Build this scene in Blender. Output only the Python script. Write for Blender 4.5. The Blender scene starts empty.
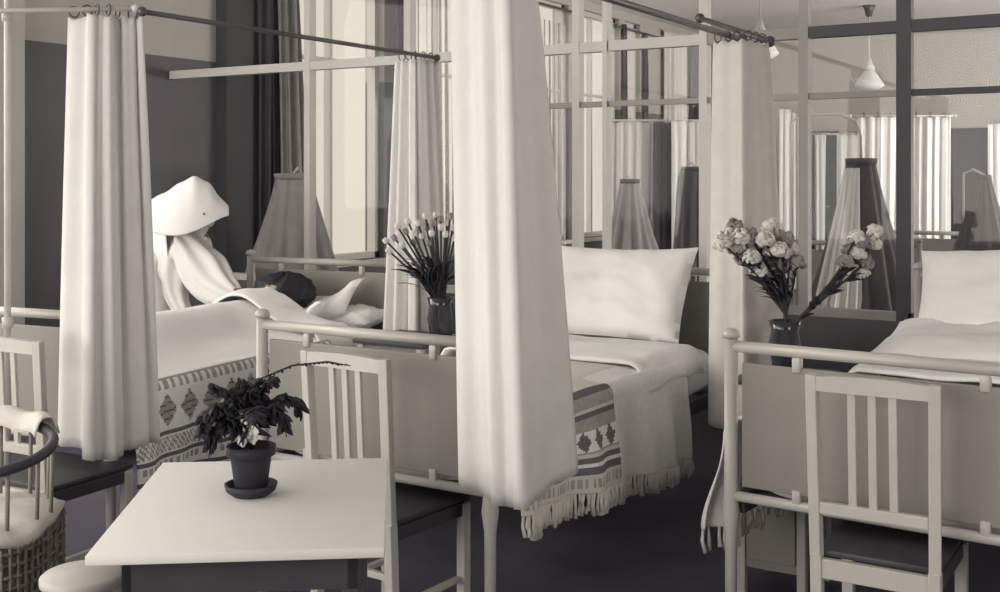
import bpy, bmesh, math, random
from mathutils import Vector, Matrix, Euler, noise
random.seed(7)
PI = math.pi
sc = bpy.context.scene
C = sc.collection

# ------------------------------------------------------------------ camera
TH = math.radians(31.5)          # the camera looks 31.5 degrees to the left of the ward's long axis
F = 1144.0                       # focal length in pixels of a 1000 px wide frame
EYE = 1.44
HOR = 178.0
cam_d = bpy.data.cameras.new('camera')
cam = bpy.data.objects.new('camera', cam_d); C.objects.link(cam)
cam.location = (0, 0, EYE); cam.rotation_euler = (PI/2, 0, TH)
cam_d.sensor_width = 36; cam_d.lens = F/1000*36; cam_d.shift_y = -(296-HOR)/1000
cam_d.clip_end = 200
sc.camera = cam
# ------------------------------------------------------------------ view, sky, light
sc.view_settings.view_transform = 'Standard'; sc.view_settings.look = 'None'
sc.view_settings.gamma = 1; sc.view_settings.use_curve_mapping = False
sc.view_settings.exposure = -0.08
w = bpy.data.worlds.new('sky'); sc.world = w; w.use_nodes = True
w.node_tree.nodes['Background'].inputs[0].default_value = (0.82, 0.745, 0.64, 1)
w.node_tree.nodes['Background'].inputs[1].default_value = 1.0
WARM = (1.0, 0.93, 0.85)
def area(name, loc, target, sx, sy, power):
    l = bpy.data.lights.new(name, 'AREA'); l.shape = 'RECTANGLE'; l.size = sx; l.size_y = sy
    l.energy = power; l.color = WARM
    o = bpy.data.objects.new(name, l); C.objects.link(o); o.location = loc
    o.rotation_euler = (Vector(target)-Vector(loc)).to_track_quat('-Z', 'Y').to_euler()
    return o
area('daylight_ward_window', (-5.75, 0.0, 1.95), (-3.6, 4.0, 0.6), 3.0, 2.0, 50)
area('added_left_bed_fill', (-5.76, 2.75, 2.0), (-3.6, 3.9, 0.6), 1.4, 1.9, 38)  # added fill to brighten the left bed, source unseen
area('added_rear_fill', (-3.4, -3.1, 1.9), (-1.9, 3.6, 1.0), 4.5, 2.4, 212)  # added fill from behind the camera, no window modelled there
area('added_ward_right_fill', (3.15, 0.8, 1.9), (-1.6, 3.4, .6), 2.0, 1.8, 105)  # added fill for the middle bed's right side, wall is solid there
area('added_nursery_right_fill', (3.15, 11.8, 1.7), (-3.0, 12.6, 4.2), 6.0, 2.2, 900)  # added fill that brightens the nursery and its ceiling, source unseen
sun_d = bpy.data.lights.new('daylight_from_left', 'SUN'); sun_d.energy = 3.0; sun_d.angle = math.radians(50); sun_d.color = WARM
sun = bpy.data.objects.new('daylight_from_left', sun_d); C.objects.link(sun)
sun.rotation_euler = Vector((1.0, 0.50, -0.36)).to_track_quat('-Z', 'Y').to_euler()

# ------------------------------------------------------------------ materials
def lin(c):
    return tuple(((v/255)/12.92 if v/255 <= 0.04045 else (((v/255)+0.055)/1.055)**2.4) for v in c)
def mat(name, rgb, rough=0.7, metal=0.0, var=0.06, scale=8.0, bump=0.0, bscale=60.0, trans=0.0, spec=0.3, coat=0.0, clear=0.0):
    m = bpy.data.materials.new(name); m.use_nodes = True
    nt = m.node_tree; b = nt.nodes['Principled BSDF']
    base = lin(rgb); base = tuple(min(.86, v*k) for v, k in zip(base, (0.97, 1.03, 1.16)))
    tc = nt.nodes.new('ShaderNodeTexCoord')
    n = nt.nodes.new('ShaderNodeTexNoise'); n.inputs['Scale'].default_value = scale; n.inputs['Detail'].default_value = 5
    nt.links.new(tc.outputs['Object'], n.inputs['Vector'])
    r = nt.nodes.new('ShaderNodeValToRGB')
    r.color_ramp.elements[0].position = 0.3; r.color_ramp.elements[1].position = 0.7
    r.color_ramp.elements[0].color = (*[v*(1-var) for v in base], 1)
    r.color_ramp.elements[1].color = (*[min(1, v*(1+var)) for v in base], 1)
    nt.links.new(n.outputs['Fac'], r.inputs['Fac'])
    nt.links.new(r.outputs['Color'], b.inputs['Base Color'])
    b.inputs['Roughness'].default_value = rough; b.inputs['Metallic'].default_value = metal
    b.inputs['Specular IOR Level'].default_value = spec
    if coat: b.inputs['Coat Weight'].default_value = coat
    if bump:
        n2 = nt.nodes.new('ShaderNodeTexNoise'); n2.inputs['Scale'].default_value = bscale; n2.inputs['Detail'].default_value = 4
        nt.links.new(tc.outputs['Object'], n2.inputs['Vector'])
        bp = nt.nodes.new('ShaderNodeBump'); bp.inputs['Strength'].default_value = bump; bp.inputs['Distance'].default_value = 0.01
        nt.links.new(n2.outputs['Fac'], bp.inputs['Height']); nt.links.new(bp.outputs['Normal'], b.inputs['Normal'])
    if trans:
        t = nt.nodes.new('ShaderNodeBsdfTranslucent'); nt.links.new(r.outputs['Color'], t.inputs['Color'])
        mx = nt.nodes.new('ShaderNodeMixShader'); mx.inputs[0].default_value = trans
        nt.links.new(b.outputs[0], mx.inputs[1]); nt.links.new(t.outputs[0], mx.inputs[2])
        nt.links.new(mx.outputs[0], nt.nodes['Material Output'].inputs[0])
        if clear:
            tp = nt.nodes.new('ShaderNodeBsdfTransparent'); m2 = nt.nodes.new('ShaderNodeMixShader'); m2.inputs[0].default_value = clear
            nt.links.new(mx.outputs[0], m2.inputs[1]); nt.links.new(tp.outputs[0], m2.inputs[2])
            nt.links.new(m2.outputs[0], nt.nodes['Material Output'].inputs[0])
    return m
def glass_mat():
    m = bpy.data.materials.new('window_glass'); m.use_nodes = True; nt = m.node_tree
    nt.nodes.remove(nt.nodes['Principled BSDF'])
    t = nt.nodes.new('ShaderNodeBsdfTransparent'); t.inputs[0].default_value = (0.995, 0.995, 0.992, 1)
    g = nt.nodes.new('ShaderNodeBsdfGlossy'); g.inputs['Roughness'].default_value = 0.02
    lw = nt.nodes.new('ShaderNodeLayerWeight'); lw.inputs[0].default_value = 0.5
    pw = nt.nodes.new('ShaderNodeMath'); pw.operation = 'POWER'; pw.inputs[1].default_value = 4.0
    ml = nt.nodes.new('ShaderNodeMath'); ml.operation = 'MULTIPLY_ADD'; ml.inputs[1].default_value = .22; ml.inputs[2].default_value = .012
    nt.links.new(lw.outputs['Facing'], pw.inputs[0]); nt.links.new(pw.outputs[0], ml.inputs[0])
    mx = nt.nodes.new('ShaderNodeMixShader')
    nt.links.new(ml.outputs[0], mx.inputs[0]); nt.links.new(t.outputs[0], mx.inputs[1]); nt.links.new(g.outputs[0], mx.inputs[2])
    nt.links.new(mx.outputs[0], nt.nodes['Material Output'].inputs[0])
    return m
M = dict(
    floor=mat('dark_linoleum', (92, 87, 95), 0.55, var=0.18, scale=3, spec=0.25),
    ceiling=mat('ceiling_plaster', (226, 219, 206), 0.9, var=0.03),
    upper=mat('upper_wall_paint', (176, 169, 156), 0.85, var=0.05, scale=2),
    lower=mat('lower_wall_paint', (104, 100, 98), 0.75, var=0.08, scale=2),
    darktrim=mat('dark_trim_tone', (70, 67, 68), 0.7, var=0.05),
    farwall=mat('nursery_wall_paint', (176, 169, 156), 0.9, var=0.05, scale=1.5),
    dado=mat('partition_panel_paint', (92, 88, 88), 0.7, var=0.05),
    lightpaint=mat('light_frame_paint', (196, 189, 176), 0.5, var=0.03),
    grey_and_shaded=mat('grey_and_shaded_paint', (150, 144, 134), 0.5, var=0.03),
    dark_and_shaded=mat('dark_and_shaded_paint', (72, 69, 71), 0.5, var=0.05),
    bedmetal=mat('bed_enamel', (186, 179, 166), 0.35, var=0.04, spec=0.5),
    bedpanel=mat('bed_panel_enamel', (140, 134, 123), 0.5, var=0.05, scale=3, spec=0.4),
    whitecloth=mat('white_cotton', (240, 234, 222), 0.9, var=0.02, scale=10, bump=0.25, bscale=14),
    linen=mat('curtain_linen', (219, 213, 201), 0.9, var=0.03, scale=14, bump=0.15, bscale=300, trans=0.05),
    linen_grey=mat('grey_curtain_linen', (206, 198, 184), 0.9, var=0.04, scale=14, bump=0.15, bscale=300, trans=0.04),
    sheer=mat('white_sheer', (244, 240, 232), 0.9, var=0.02, scale=20, trans=0.6, clear=.9),
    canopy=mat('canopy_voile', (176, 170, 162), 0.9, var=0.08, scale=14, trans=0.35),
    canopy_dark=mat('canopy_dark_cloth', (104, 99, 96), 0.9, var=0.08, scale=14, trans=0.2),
    drape_dark=mat('dark_drape', (74, 71, 74), 0.95, var=0.08),
    yarn_grey=mat('grey_embroidery_yarn', (168, 161, 150), 0.95, var=0.12, scale=60),
    yarn_dark=mat('dark_embroidery_yarn', (112, 107, 104), 0.95, var=0.12, scale=60),
    ecru=mat('ecru_blanket_wool', (214, 206, 190), 0.95, var=0.05, scale=60, bump=0.3, bscale=200),
    greywool=mat('grey_blanket_wool', (236, 230, 218), 0.95, var=0.06, scale=60, bump=0.3, bscale=200),
    rod=mat('curtain_rod_metal', (92, 88, 86), 0.4, metal=0.3),
    rodlight=mat('light_rod_metal', (190, 183, 170), 0.4),
    wood=mat('painted_chair_wood', (188, 181, 167), 0.5, var=0.05, scale=10, spec=0.4),
    woodmid=mat('worn_wood', (140, 130, 116), 0.6, var=0.1, scale=12),
    wooddark=mat('dark_wood', (70, 66, 68), 0.45, var=0.1, scale=10),
    tabletop=mat('pale_table_top', (224, 217, 204), 0.6, var=0.02, scale=3),
    pot=mat('dark_glazed_pot', (44, 42, 48), 0.6, var=0.08),
    vase=mat('dark_glass_vase', (48, 46, 52), 0.15, spec=0.6),
    leaf=mat('dark_foliage', (46, 44, 49), 0.7, var=0.2, scale=30),
    stem=mat('dark_stem', (62, 60, 60), 0.7, var=0.15, scale=30),
    petal=mat('pale_petal', (214, 206, 192), 0.8, var=0.12, scale=50),
    petal_mid=mat('mid_petal', (150, 143, 133), 0.8, var=0.15, scale=50),
    skin=mat('skin', (190, 181, 165), 0.6, var=0.03),
    lips=mat('lips', (140, 118, 106), 0.6), eye=mat('eye_dark', (50, 46, 46), 0.4),
    hair=mat('dark_hair', (40, 37, 42), 0.6, var=0.3, scale=40, bump=0.6, bscale=90),
    habit=mat('white_habit_cotton', (200, 194, 183), 0.9, var=0.03, bump=0.1, bscale=20),
    starched=mat('starched_white_linen', (222, 216, 205), 0.8, var=0.01),
    wicker=mat('worn_wicker', (128, 120, 110), 0.8, var=0.35, scale=45, bump=0.7, bscale=70),
    opal=mat('opal_glass', (240, 236, 226), 0.3, var=0.01, spec=0.5, trans=0.3),
)
GLASS = glass_mat()

# ------------------------------------------------------------------ helpers
def cw(r, d, z=0.0):
    return Vector((r*math.cos(TH)-d*math.sin(TH), r*math.sin(TH)+d*math.cos(TH), z))
def P(px, py, d):                       # the place seen at a pixel of the photograph, at depth d metres
    return cw((px-500)/F*d, d, EYE-(py-HOR)/F*d)
def at_y(px, Y):                        # X of the sight line through column px where it meets the plane y = Y
    return Y*math.tan(math.atan((px-500)/F)-TH)
def tag(o, label=None, cat=None, group=None, kind=None):
    if label: o['label'] = label
    if cat: o['category'] = cat
    if group: o['group'] = group
    if kind: o['kind'] = kind
    return o
def empty(name, loc=(0, 0, 0), rz=0.0, **k):
    o = bpy.data.objects.new(name, None); C.objects.link(o); o.location = loc; o.rotation_euler = (0, 0, rz)
    o.empty_display_size = 0.1
    return tag(o, **k)
def obj(name, bm, m, parent=None, smooth=True, **k):
    me = bpy.data.meshes.new(name); bm.normal_update(); bm.to_mesh(me); bm.free()
    ms = m if isinstance(m, (list, tuple)) else [m]
    for x in ms: me.materials.append(x)
    if smooth:
        for p in me.polygons: p.use_smooth = True
    o = bpy.data.objects.new(name, me); C.objects.link(o)
    if parent: o.parent = parent
    if smooth == 'auto': 
        me.set_sharp_from_angle(angle=math.radians(35))
    return tag(o, **k)
def struct(name, bm, m, parent=None):
    o = obj(name, bm, m, parent, smooth=False)
    if not parent: o['kind'] = 'structure'
    return o
def box(bm, x0, x1, y0, y1, z0, z1, bev=0.0, mx=None):
    r = bmesh.ops.create_cube(bm, size=1)
    vs = r['verts']
    for v in vs:
        v.co = Vector((x0+(v.co.x+.5)*(x1-x0), y0+(v.co.y+.5)*(y1-y0), z0+(v.co.z+.5)*(z1-z0)))
    if bev:
        es = list({e for v in vs for e in v.link_edges})
        r2 = bmesh.ops.bevel(bm, geom=es, offset=bev, segments=2, affect='EDGES', profile=0.5)
        vs = list({v for f in r2['faces'] for v in f.verts} | {v for v in vs if v.is_valid})
    if mx:
        for v in vs: v.co = mx @ v.co
    return bm
def BX(*a, **k): return box(bmesh.new(), *a, **k)
def bar(bm, a, b, wx, wy, bev=0.003):   # rectangular bar from a to b
    a = Vector(a); b = Vector(b); d = b-a; L = d.length
    q = d.to_track_quat('Z', 'Y').to_matrix().to_4x4()
    return box(bm, -wx/2, wx/2, -wy/2, wy/2, 0, L, bev, Matrix.Translation(a) @ q)
def tube(bm, pts, r, seg=10, caps=True):
    pts = [Vector(p) for p in pts]; n = len(pts)
    rs = r if isinstance(r, (list, tuple)) else [r]*n
    rings = []; up = None
    for i, p in enumerate(pts):
        t = (pts[min(i+1, n-1)]-pts[max(i-1, 0)]).normalized()
        if up is None:
            up = Vector((0, 0, 1)) if abs(t.z) < .9 else Vector((1, 0, 0))
        s = t.cross(up).normalized(); up = s.cross(t).normalized()
        rings.append([bm.verts.new(p+(s*math.cos(2*PI*k/seg)+up*math.sin(2*PI*k/seg))*rs[i]) for k in range(seg)])
    for i in range(n-1):
        for k in range(seg):
            bm.faces.new((rings[i][k], rings[i][(k+1) % seg], rings[i+1][(k+1) % seg], rings[i+1][k]))
    if caps:
        bm.faces.new(rings[0][::-1]); bm.faces.new(rings[-1])
    return bm
def TB(pts, r, seg=10): return tube(bmesh.new(), pts, r, seg)
def lathe(bm, prof, seg=24, c=(0, 0, 0), squash=1.0):
    c = Vector(c); rings = []
    for r, z in prof:
        rings.append([bm.verts.new(c+Vector((r*math.cos(2*PI*k/seg), squash*r*math.sin(2*PI*k/seg), z))) for k in range(seg)])
    for i in range(len(prof)-1):
        for k in range(seg):
            bm.faces.new((rings[i][k], rings[i][(k+1) % seg], rings[i+1][(k+1) % seg], rings[i+1][k]))
    if prof[0][0] > 1e-5: bm.faces.new(rings[0][::-1])
    if prof[-1][0] > 1e-5: bm.faces.new(rings[-1])
    bmesh.ops.remove_doubles(bm, verts=bm.verts, dist=1e-6)
    return bm
def ball(bm, c, r, sx=1, sy=1, sz=1, u=12, v=8, rot=None):
    mx = Matrix.Translation(Vector(c)) @ (rot.to_matrix().to_4x4() if rot else Matrix.Identity(4)) @ Matrix.Diagonal((r*sx, r*sy, r*sz, 1))
    bmesh.ops.create_uvsphere(bm, u_segments=u, v_segments=v, radius=1, matrix=mx)
    return bm
def torus(bm, c, R, r, axis='Y', seg=14, s2=6):
    c = Vector(c); rings = []
    for i in range(seg):
        a = 2*PI*i/seg; row = []
        for j in range(s2):
            b = 2*PI*j/s2; q = R+r*math.cos(b)
            v = (q*math.cos(a), r*math.sin(b), q*math.sin(a)) if axis == 'Y' else ((r*math.sin(b), q*math.cos(a), q*math.sin(a)) if axis == 'X' else (q*math.cos(a), q*math.sin(a), r*math.sin(b)))
            row.append(bm.verts.new(c+Vector(v)))
        rings.append(row)
    for i in range(seg):
        for j in range(s2):
            bm.faces.new((rings[i][j], rings[(i+1) % seg][j], rings[(i+1) % seg][(j+1) % s2], rings[i][(j+1) % s2]))
    return bm
def grid(bm, nu, nv, f, closed=False):
    V = [[bm.verts.new(f(i/nu, j/nv)) for j in range(nv+1)] for i in range(nu if closed else nu+1)]
    fs = []
    for i in range(nu):
        a = V[i]; b = V[(i+1) % len(V)] if closed else V[i+1]
        for j in range(nv):
            fs.append(bm.faces.new((a[j], b[j], b[j+1], a[j+1])))
    return bm
def solid(o, t, off=0.0):
    m = o.modifiers.new('solid', 'SOLIDIFY'); m.thickness = t; m.offset = off; return o
def subsurf(o, n=1):
    m = o.modifiers.new('sub', 'SUBSURF'); m.levels = n; m.render_levels = n; return o
def ss(a, b, x):
    t = max(0, min(1, (x-a)/(b-a))); return t*t*(3-2*t)
def poly(pts, u):                       # point along a polyline, smoothed a little at the corners
    n = len(pts)-1; x = u*n; i = min(int(x), n-1)
    return Vector(pts[i]).lerp(Vector(pts[i+1]), x-i)
def skin(name, verts, edges, m, parent=None, sub=2, **k):
    me = bpy.data.meshes.new(name)
    me.from_pydata([v[0] for v in verts], edges, [])
    o = bpy.data.objects.new(name, me); C.objects.link(o); me.materials.append(m)
    s = o.modifiers.new('skin', 'SKIN'); s.use_smooth_shade = True
    for i, v in enumerate(verts):
        r = v[1]; me.skin_vertices[0].data[i].radius = (r, r) if not isinstance(r, tuple) else r
    me.skin_vertices[0].data[0].use_root = True
    subsurf(o, sub)
    if parent: o.parent = parent
    return tag(o, **k)
def copy_tree(o, parent=None):
    c = o.copy(); C.objects.link(c)
    if parent: c.parent = parent
    for ch in [x for x in bpy.data.objects if x.parent == o]: copy_tree(ch, c)
    return c
def link_inv(o, p): o.parent = p

# ================================================================== the setting
XL, XR = -5.8, 3.2
YP, YB = 5.3, 15.7
ZC = 3.4
struct('floor', BX(XL-.2, XR+.2, -3.2, YB+.2, -.1, 0), M['floor'])
struct('ceiling', BX(XL-.2, XR+.2, -3.2, YB+.2, ZC, ZC+.15), M['ceiling'])
ZP = 2.24                                     # height where the dark lower paint ends
wins = [(-1.6, -0.1), (0.1, 1.5), (2.0, 3.5), (6.42, 7.62), (7.80, 9.20), (9.32, 10.88), (10.98, 12.14), (12.28, 12.72)]  # third opening is unseen, added to let light onto the left bed
SILL, HEAD = 0.78, 3.30
def wall_left():
    bm = bmesh.new(); ys = [-3.2]
    for a, b in wins: ys += [a, b]
    ys.append(YB)
    faces_upper = []
    for i in range(0, len(ys), 2):
        box(bm, XL-.2, XL, ys[i], ys[i+1], 0, ZP); n = len(bm.faces)
        box(bm, XL-.2, XL, ys[i], ys[i+1], ZP, ZC); faces_upper.append((n, len(bm.faces)))
    for a, b in wins:
        box(bm, XL-.2, XL, a, b, 0, SILL); n = len(bm.faces)
        box(bm, XL-.2, XL, a, b, HEAD, ZC); faces_upper.append((n, len(bm.faces)))
    bm.faces.ensure_lookup_table()
    for a, b in faces_upper:
        for i in range(a, b): bm.faces[i].material_index = 1
    return bm
struct('wall_left', wall_left(), [M['lower'], M['upper']])
struct('wall_right', BX(XR, XR+.2, -3.2, YB, 0, ZC), M['upper'])  # unseen wall, put in to limit sky fill from the right
struct('light_block_front', BX(-1.0, XR+.2, -3.4, -3.2, 0, ZC), M['upper'])  # unseen partial wall, added to cut fill from behind on the right
def wall_back():
    bm = bmesh.new(); box(bm, XL-.2, XR+.2, YB, YB+.2, 0, ZC); return bm
struct('wall_back', wall_back(), M['farwall'])
bm = bmesh.new(); box(bm, XL, XL+.09, at_y(30, 1)*0+3.95, 4.14, 0, ZC-.002)
struct('trim_1', bm, M['upper'])
Yp2 = XL/math.tan(math.atan((216-500)/F)-TH)
bm = bmesh.new(); box(bm, XL, XL+.10, Yp2, Yp2+.62, 0, ZC-.002)
struct('trim_2', bm, M['darktrim'])  # dark full-height strip on the left wall
for i, (a, b) in enumerate(wins):             # windows of the outer wall: frame, mullions, pane
    e = empty('window_%d' % (i+1), (XL-.1, (a+b)/2, 0)); e['kind'] = 'structure'
    h = (b-a)/2; bm = bmesh.new()
    box(bm, -.04, .04, -h, -h+.05, SILL, HEAD); box(bm, -.04, .04, h-.05, h, SILL, HEAD)
    box(bm, -.04, .04, -h, h, SILL, SILL+.05); box(bm, -.04, .04, -h, h, HEAD-.05, HEAD)
    struct('window_frame', bm, M['lightpaint'], e)
    bm = bmesh.new(); box(bm, -.02, .02, -h+.05, h-.05, 2.36, 2.39)
    if h > .3: box(bm, -.03, .03, -.018, .018, SILL+.05, HEAD-.05)
    struct('glazing_bar', bm, M['lightpaint'], e)
    struct('pane', BX(-.004, .004, -h+.05, h-.05, SILL+.05, HEAD-.05), GLASS, e)
    struct('window_sill', BX(.03, .16, -h-.03, h+.03, SILL-.04, SILL-.005), M['lightpaint'], e)
# the glazed partition between ward and nursery
struct('wall_partition', BX(XL, XR, YP-.04, YP+.04, 0, .80), M['dado'])
TR, LB, PT = 2.116, 1.82, ZC
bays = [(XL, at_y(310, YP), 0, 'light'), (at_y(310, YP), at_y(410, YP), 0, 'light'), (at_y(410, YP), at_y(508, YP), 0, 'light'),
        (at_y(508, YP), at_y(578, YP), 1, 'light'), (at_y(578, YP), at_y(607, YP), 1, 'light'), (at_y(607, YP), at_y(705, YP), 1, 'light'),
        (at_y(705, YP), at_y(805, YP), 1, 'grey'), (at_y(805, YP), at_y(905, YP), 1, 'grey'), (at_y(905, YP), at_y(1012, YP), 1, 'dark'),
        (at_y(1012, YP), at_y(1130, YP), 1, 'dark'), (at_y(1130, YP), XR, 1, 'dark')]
nW = len(wins)
for i, (a, b, low, kind) in enumerate(bays):
    e = empty('window_%d' % (nW+1+i), ((a+b)/2, YP, 0)); e['kind'] = 'structure'
    h = (b-a)/2; mt = {'light': M['lightpaint'], 'grey': M['grey_and_shaded'], 'dark': M['dark_and_shaded']}[kind]  # frames share one paint; lit left and shaded right set by colour
    pw = {3: .020, 6: .022, 7: .032, 4: .012, 5: .02}.get(i, .022)      # half width of the post at the bay's right
    if i < len(bays)-1:
        struct('mullion', BX(h-pw, h+pw, -.03, .03, .801, PT-.001), M['dark_and_shaded'] if i in (7, 8, 9) else mt, e)
    struct('transom', BX(-h+.02, h-pw, -.026, .026, TR-.026, TR+.026), M['dark_and_shaded'] if i > 6 else (M['grey_and_shaded'] if i == 6 else M['lightpaint']), e)
    if low: struct('glazing_bar', BX(-h+.02, h-pw, -.018, .018, LB-.014, LB+.014), M['dark_and_shaded'] if i > 7 else M['grey_and_shaded'], e)
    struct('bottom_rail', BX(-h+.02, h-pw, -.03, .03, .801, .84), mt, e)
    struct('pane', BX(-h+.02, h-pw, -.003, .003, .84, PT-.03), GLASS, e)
# dark doors in the far wall of the nursery
def far_x(px): return at_y(px, YB-.03)
for i, (p0, p1) in enumerate(((801, 838), (950, 990))):
    a, b = far_x(p0), far_x(p1)
    e = empty('door_%d' % (i+1), ((a+b)/2, YB-.03, 0)); e['kind'] = 'structure'; h = (b-a)/2
    bm = bmesh.new(); box(bm, -h, -h+.06, -.02, .028, 0, 2.08); box(bm, h-.06, h, -.02, .028, 0, 2.08); box(bm, -h, h, -.02, .028, 2.02, 2.08)
    struct('door_frame', bm, M['darktrim'], e)
    struct('door_panel', BX(-h+.06, h-.06, 0, .028, 0, 2.02), M['drape_dark'], e)
    struct('door_handle', TB([(h-.12, 0, 1.05), (h-.12, -.05, 1.05), (h-.22, -.05, 1.05)], .01), M['rodlight'], e)

# ================================================================== beds
def make_bed(loc, rz, label, footz=.95, headz=1.02, w=.90, L=2.0, group=None, name='hospital_bed', metal='bedmetal'):
    t = empty(name, loc, rz, label=label, cat='bed', group=group)
    mm = M[metal]
    for y, H, lo in ((0, footz, .515), (L, headz, .52)):
        for x in (0, w):
            bm = bmesh.new()
            tube(bm, [(x, y, .05), (x, y, .40), (x, y, .46), (x, y, .52), (x, y, H+.02)], [.016, .018, .026, .02, .02], 12)
            lathe(bm, [(.0, 0), (.024, .004), (.027, .014), (.02, .028), (0, .034)], 14, (x, y, H+.02))
            leg = obj('leg', bm, mm, t)
            bm = bmesh.new(); ball(bm, (x, y, .028), .027); obj('caster', bm, M['rod'], leg)
        obj('top_rail', TB([(0, y, H), (w, y, H)], .017, 12), mm, t)
        obj('bottom_rail', TB([(0, y, lo), (w, y, lo)], .015, 12), mm, t)
        obj('panel', BX(.035, w-.035, y-.006, y+.006, lo+.03, H-.045, .004), M['bedpanel'], t, smooth=False)
        for x in (.2, w-.2):
            for z, s in ((H-.035, -1), (lo+.025, 1)):
                bm = bmesh.new(); box(bm, x-.013, x+.013, y-.013, y+.013, z-.025, z+.02, .005)
                obj('clip', bm, mm, t)
    bm = bmesh.new()
    for x in (.02, w-.02): box(bm, x-.014, x+.014, .02, L-.02, .46, .52, .004)
    obj('side_frame', bm, M['dark_and_shaded'], t, smooth=False)
    bm = bmesh.new()
    for k in range(9): box(bm, .03, w-.03, .12+k*.22, .18+k*.22, .488, .502, .002)
    obj('mattress_support', bm, M['dark_and_shaded'], t, smooth=False)
    return t
BL, B2, B3 = (-4.143, 2.59), (-2.68, 2.85), (-1.17, 3.20)
aL = math.radians(7)
bedL = make_bed((*BL, 0), aL, 'hospital bed at the left with a patient lying in it', headz=1.0)
bed2 = make_bed((*B2, 0), 0, 'middle hospital bed whose foot is half hidden by the long foreground curtain')
bed3 = make_bed((*B3, 0), math.radians(-3.5), 'hospital bed at the right edge with a slatted chair at its foot')

def mattress(bed, label, w=.90, L=2.0, z0=.505, z1=.70, hump=None):
    def top(x, y):
        z = z1
        if hump: z += hump(x, y)
        return z + .008*noise.noise(Vector((x*4, y*4, 1)))
    bm = bmesh.new(); x0, x1, y0, y1 = .02, w-.02, .04, L-.05
    # closed rounded slab swept as rings round the cross-section
    ny, ring = 30, 28
    rows = []
    for j in range(ny+1):
        y = y0+(y1-y0)*j/ny; e = 1-(abs(2*j/ny-1))**12*.12
        row = []
        for k in range(ring):
            a = 2*PI*k/ring; ca, sa = math.cos(a), math.sin(a)
            sx = math.copysign(abs(ca)**.35, ca); sz = math.copysign(abs(sa)**.45, sa)
            x = (x0+x1)/2+sx*(x1-x0)/2*e
            zt = top(x, y) if sz > 0 else z0
            zm = (z0+z1)/2
            z = zm+(zt-zm)*abs(sz)*e if sz > 0 else zm-(zm-z0)*abs(sz)*e
            row.append(bm.verts.new((x, y, z)))
        rows.append(row)
    for j in range(ny):
        for k in range(ring):
            bm.faces.new((rows[j][k], rows[j][(k+1) % ring], rows[j+1][(k+1) % ring], rows[j+1][k]))
    bm.faces.new(rows[0][::-1]); bm.faces.new(rows[-1])
    o = obj('mattress', bm, M['whitecloth']); o.location = bed.location; o.rotation_euler = bed.rotation_euler
    tag(o, label, 'mattress', 'sheeted mattresses on the hospital beds'); return o
def bodyhump(x, y):
    if y > 1.75: return 0
    r = .23*ss(0.0, .30, y)*(1-.15*ss(1.2, 1.7, y))
    return .15*math.exp(-((x-.43)/.21)**2)*ss(.02, .35, y)*(1-ss(1.55, 1.75, y))
mL = mattress(bedL, 'white sheeted mattress under the patient in the left bed')
m2 = mattress(bed2, 'white sheeted mattress of the empty middle bed')
m3 = mattress(bed3, 'white sheeted mattress of the bed at the right edge')

def fringe_bm(p, n, L, rnd=.012, r=.0042):
    bm = bmesh.new()
    for i in range(n):
        u = (i+.5)/n+random.uniform(-.3, .3)/n; a = p(min(max(u, 0), 1)); l = L*random.uniform(.8, 1.1)
        q = a+Vector((random.uniform(-rnd, rnd)*.5, random.uniform(-rnd, rnd), -l*.5)); e = a+Vector((random.uniform(-rnd, rnd)*.5, random.uniform(-rnd, rnd), -l))
        tube(bm, [a, q, e], [r, r*1.3, r*1.7], 5)
    return bm
def blanket(bed, label, pattern, mats, xin, ya, yb, ztop, zhem, w=.90, side=1, out=.035, hump=None, fr=True, frn=90, group=None, hem=None, name='blanket', yfold=None):
    # lies on the mattress from xin to the side edge, then hangs down to the hem
    span_top = abs((w if side > 0 else 0)-xin); R = .045
    xe = w+out if side > 0 else -out
    drop = ztop-zhem; tot = span_top+R+drop
    nu = 150; nv = int(tot/.0085)
    ft = (span_top+R)/tot
    def hz(u): return (hem(u) if hem else 0)
    def f(u, v):
        y = ya+(yb-ya)*u
        wob = .016*math.sin(u*17+1)+.010*math.sin(u*39)
        s = v*tot
        if s < span_top:
            x = xin+(s if side > 0 else -s)
            z = ztop+.006*noise.noise(Vector((x*6, y*6, 3)))+(hump(x, y) if hump else 0)
            k = ss(span_top-.12, span_top, s); z -= .012*k
            return Vector((x, y, z))
        if s < span_top+R:
            a = (s-span_top)/R*PI/2; bx = w if side > 0 else 0
            z = ztop-.012-R*(1-math.cos(a))+(hump(bx, y) if hump else 0); x = bx+side*R*.8*math.sin(a)*(1)
            return Vector((x, y, z))
        t = (s-span_top-R)/drop
        x = (w if side > 0 else 0)+side*(R*.8+ss(0, 1, t)*(wob+out-.03)+wob*.4*t)
        z = ztop-.012-R-(drop-R)*t-hz(u)*t
        return Vector((x, y+.01*math.sin(t*5)*t, z))
    bm = bmesh.new(); grid(bm, nu, nv, f)
    bm.faces.ensure_lookup_table()
    for i in range(nu):
        for j in range(nv):
            v = (j+.5)/nv; s = v*tot; t = (s-span_top)/(drop+R)
            bm.faces[i*nv+j].material_index = pattern((i+.5)/nu*(yb-ya), t, (i+.5)/nu)
    o = obj(name, bm, mats); o.location = bed.location; o.rotation_euler = bed.rotation_euler; solid(o, .006, 1 if side < 0 else 1)
    tag(o, label, 'blanket', group)
    if fr:
        fb = fringe_bm(lambda u: f(u, 1.0), frn, .07)
        fo = obj('fringe', fb, M['ecru'] , o); fo['kind'] = 'stuff'
    return o
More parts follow.
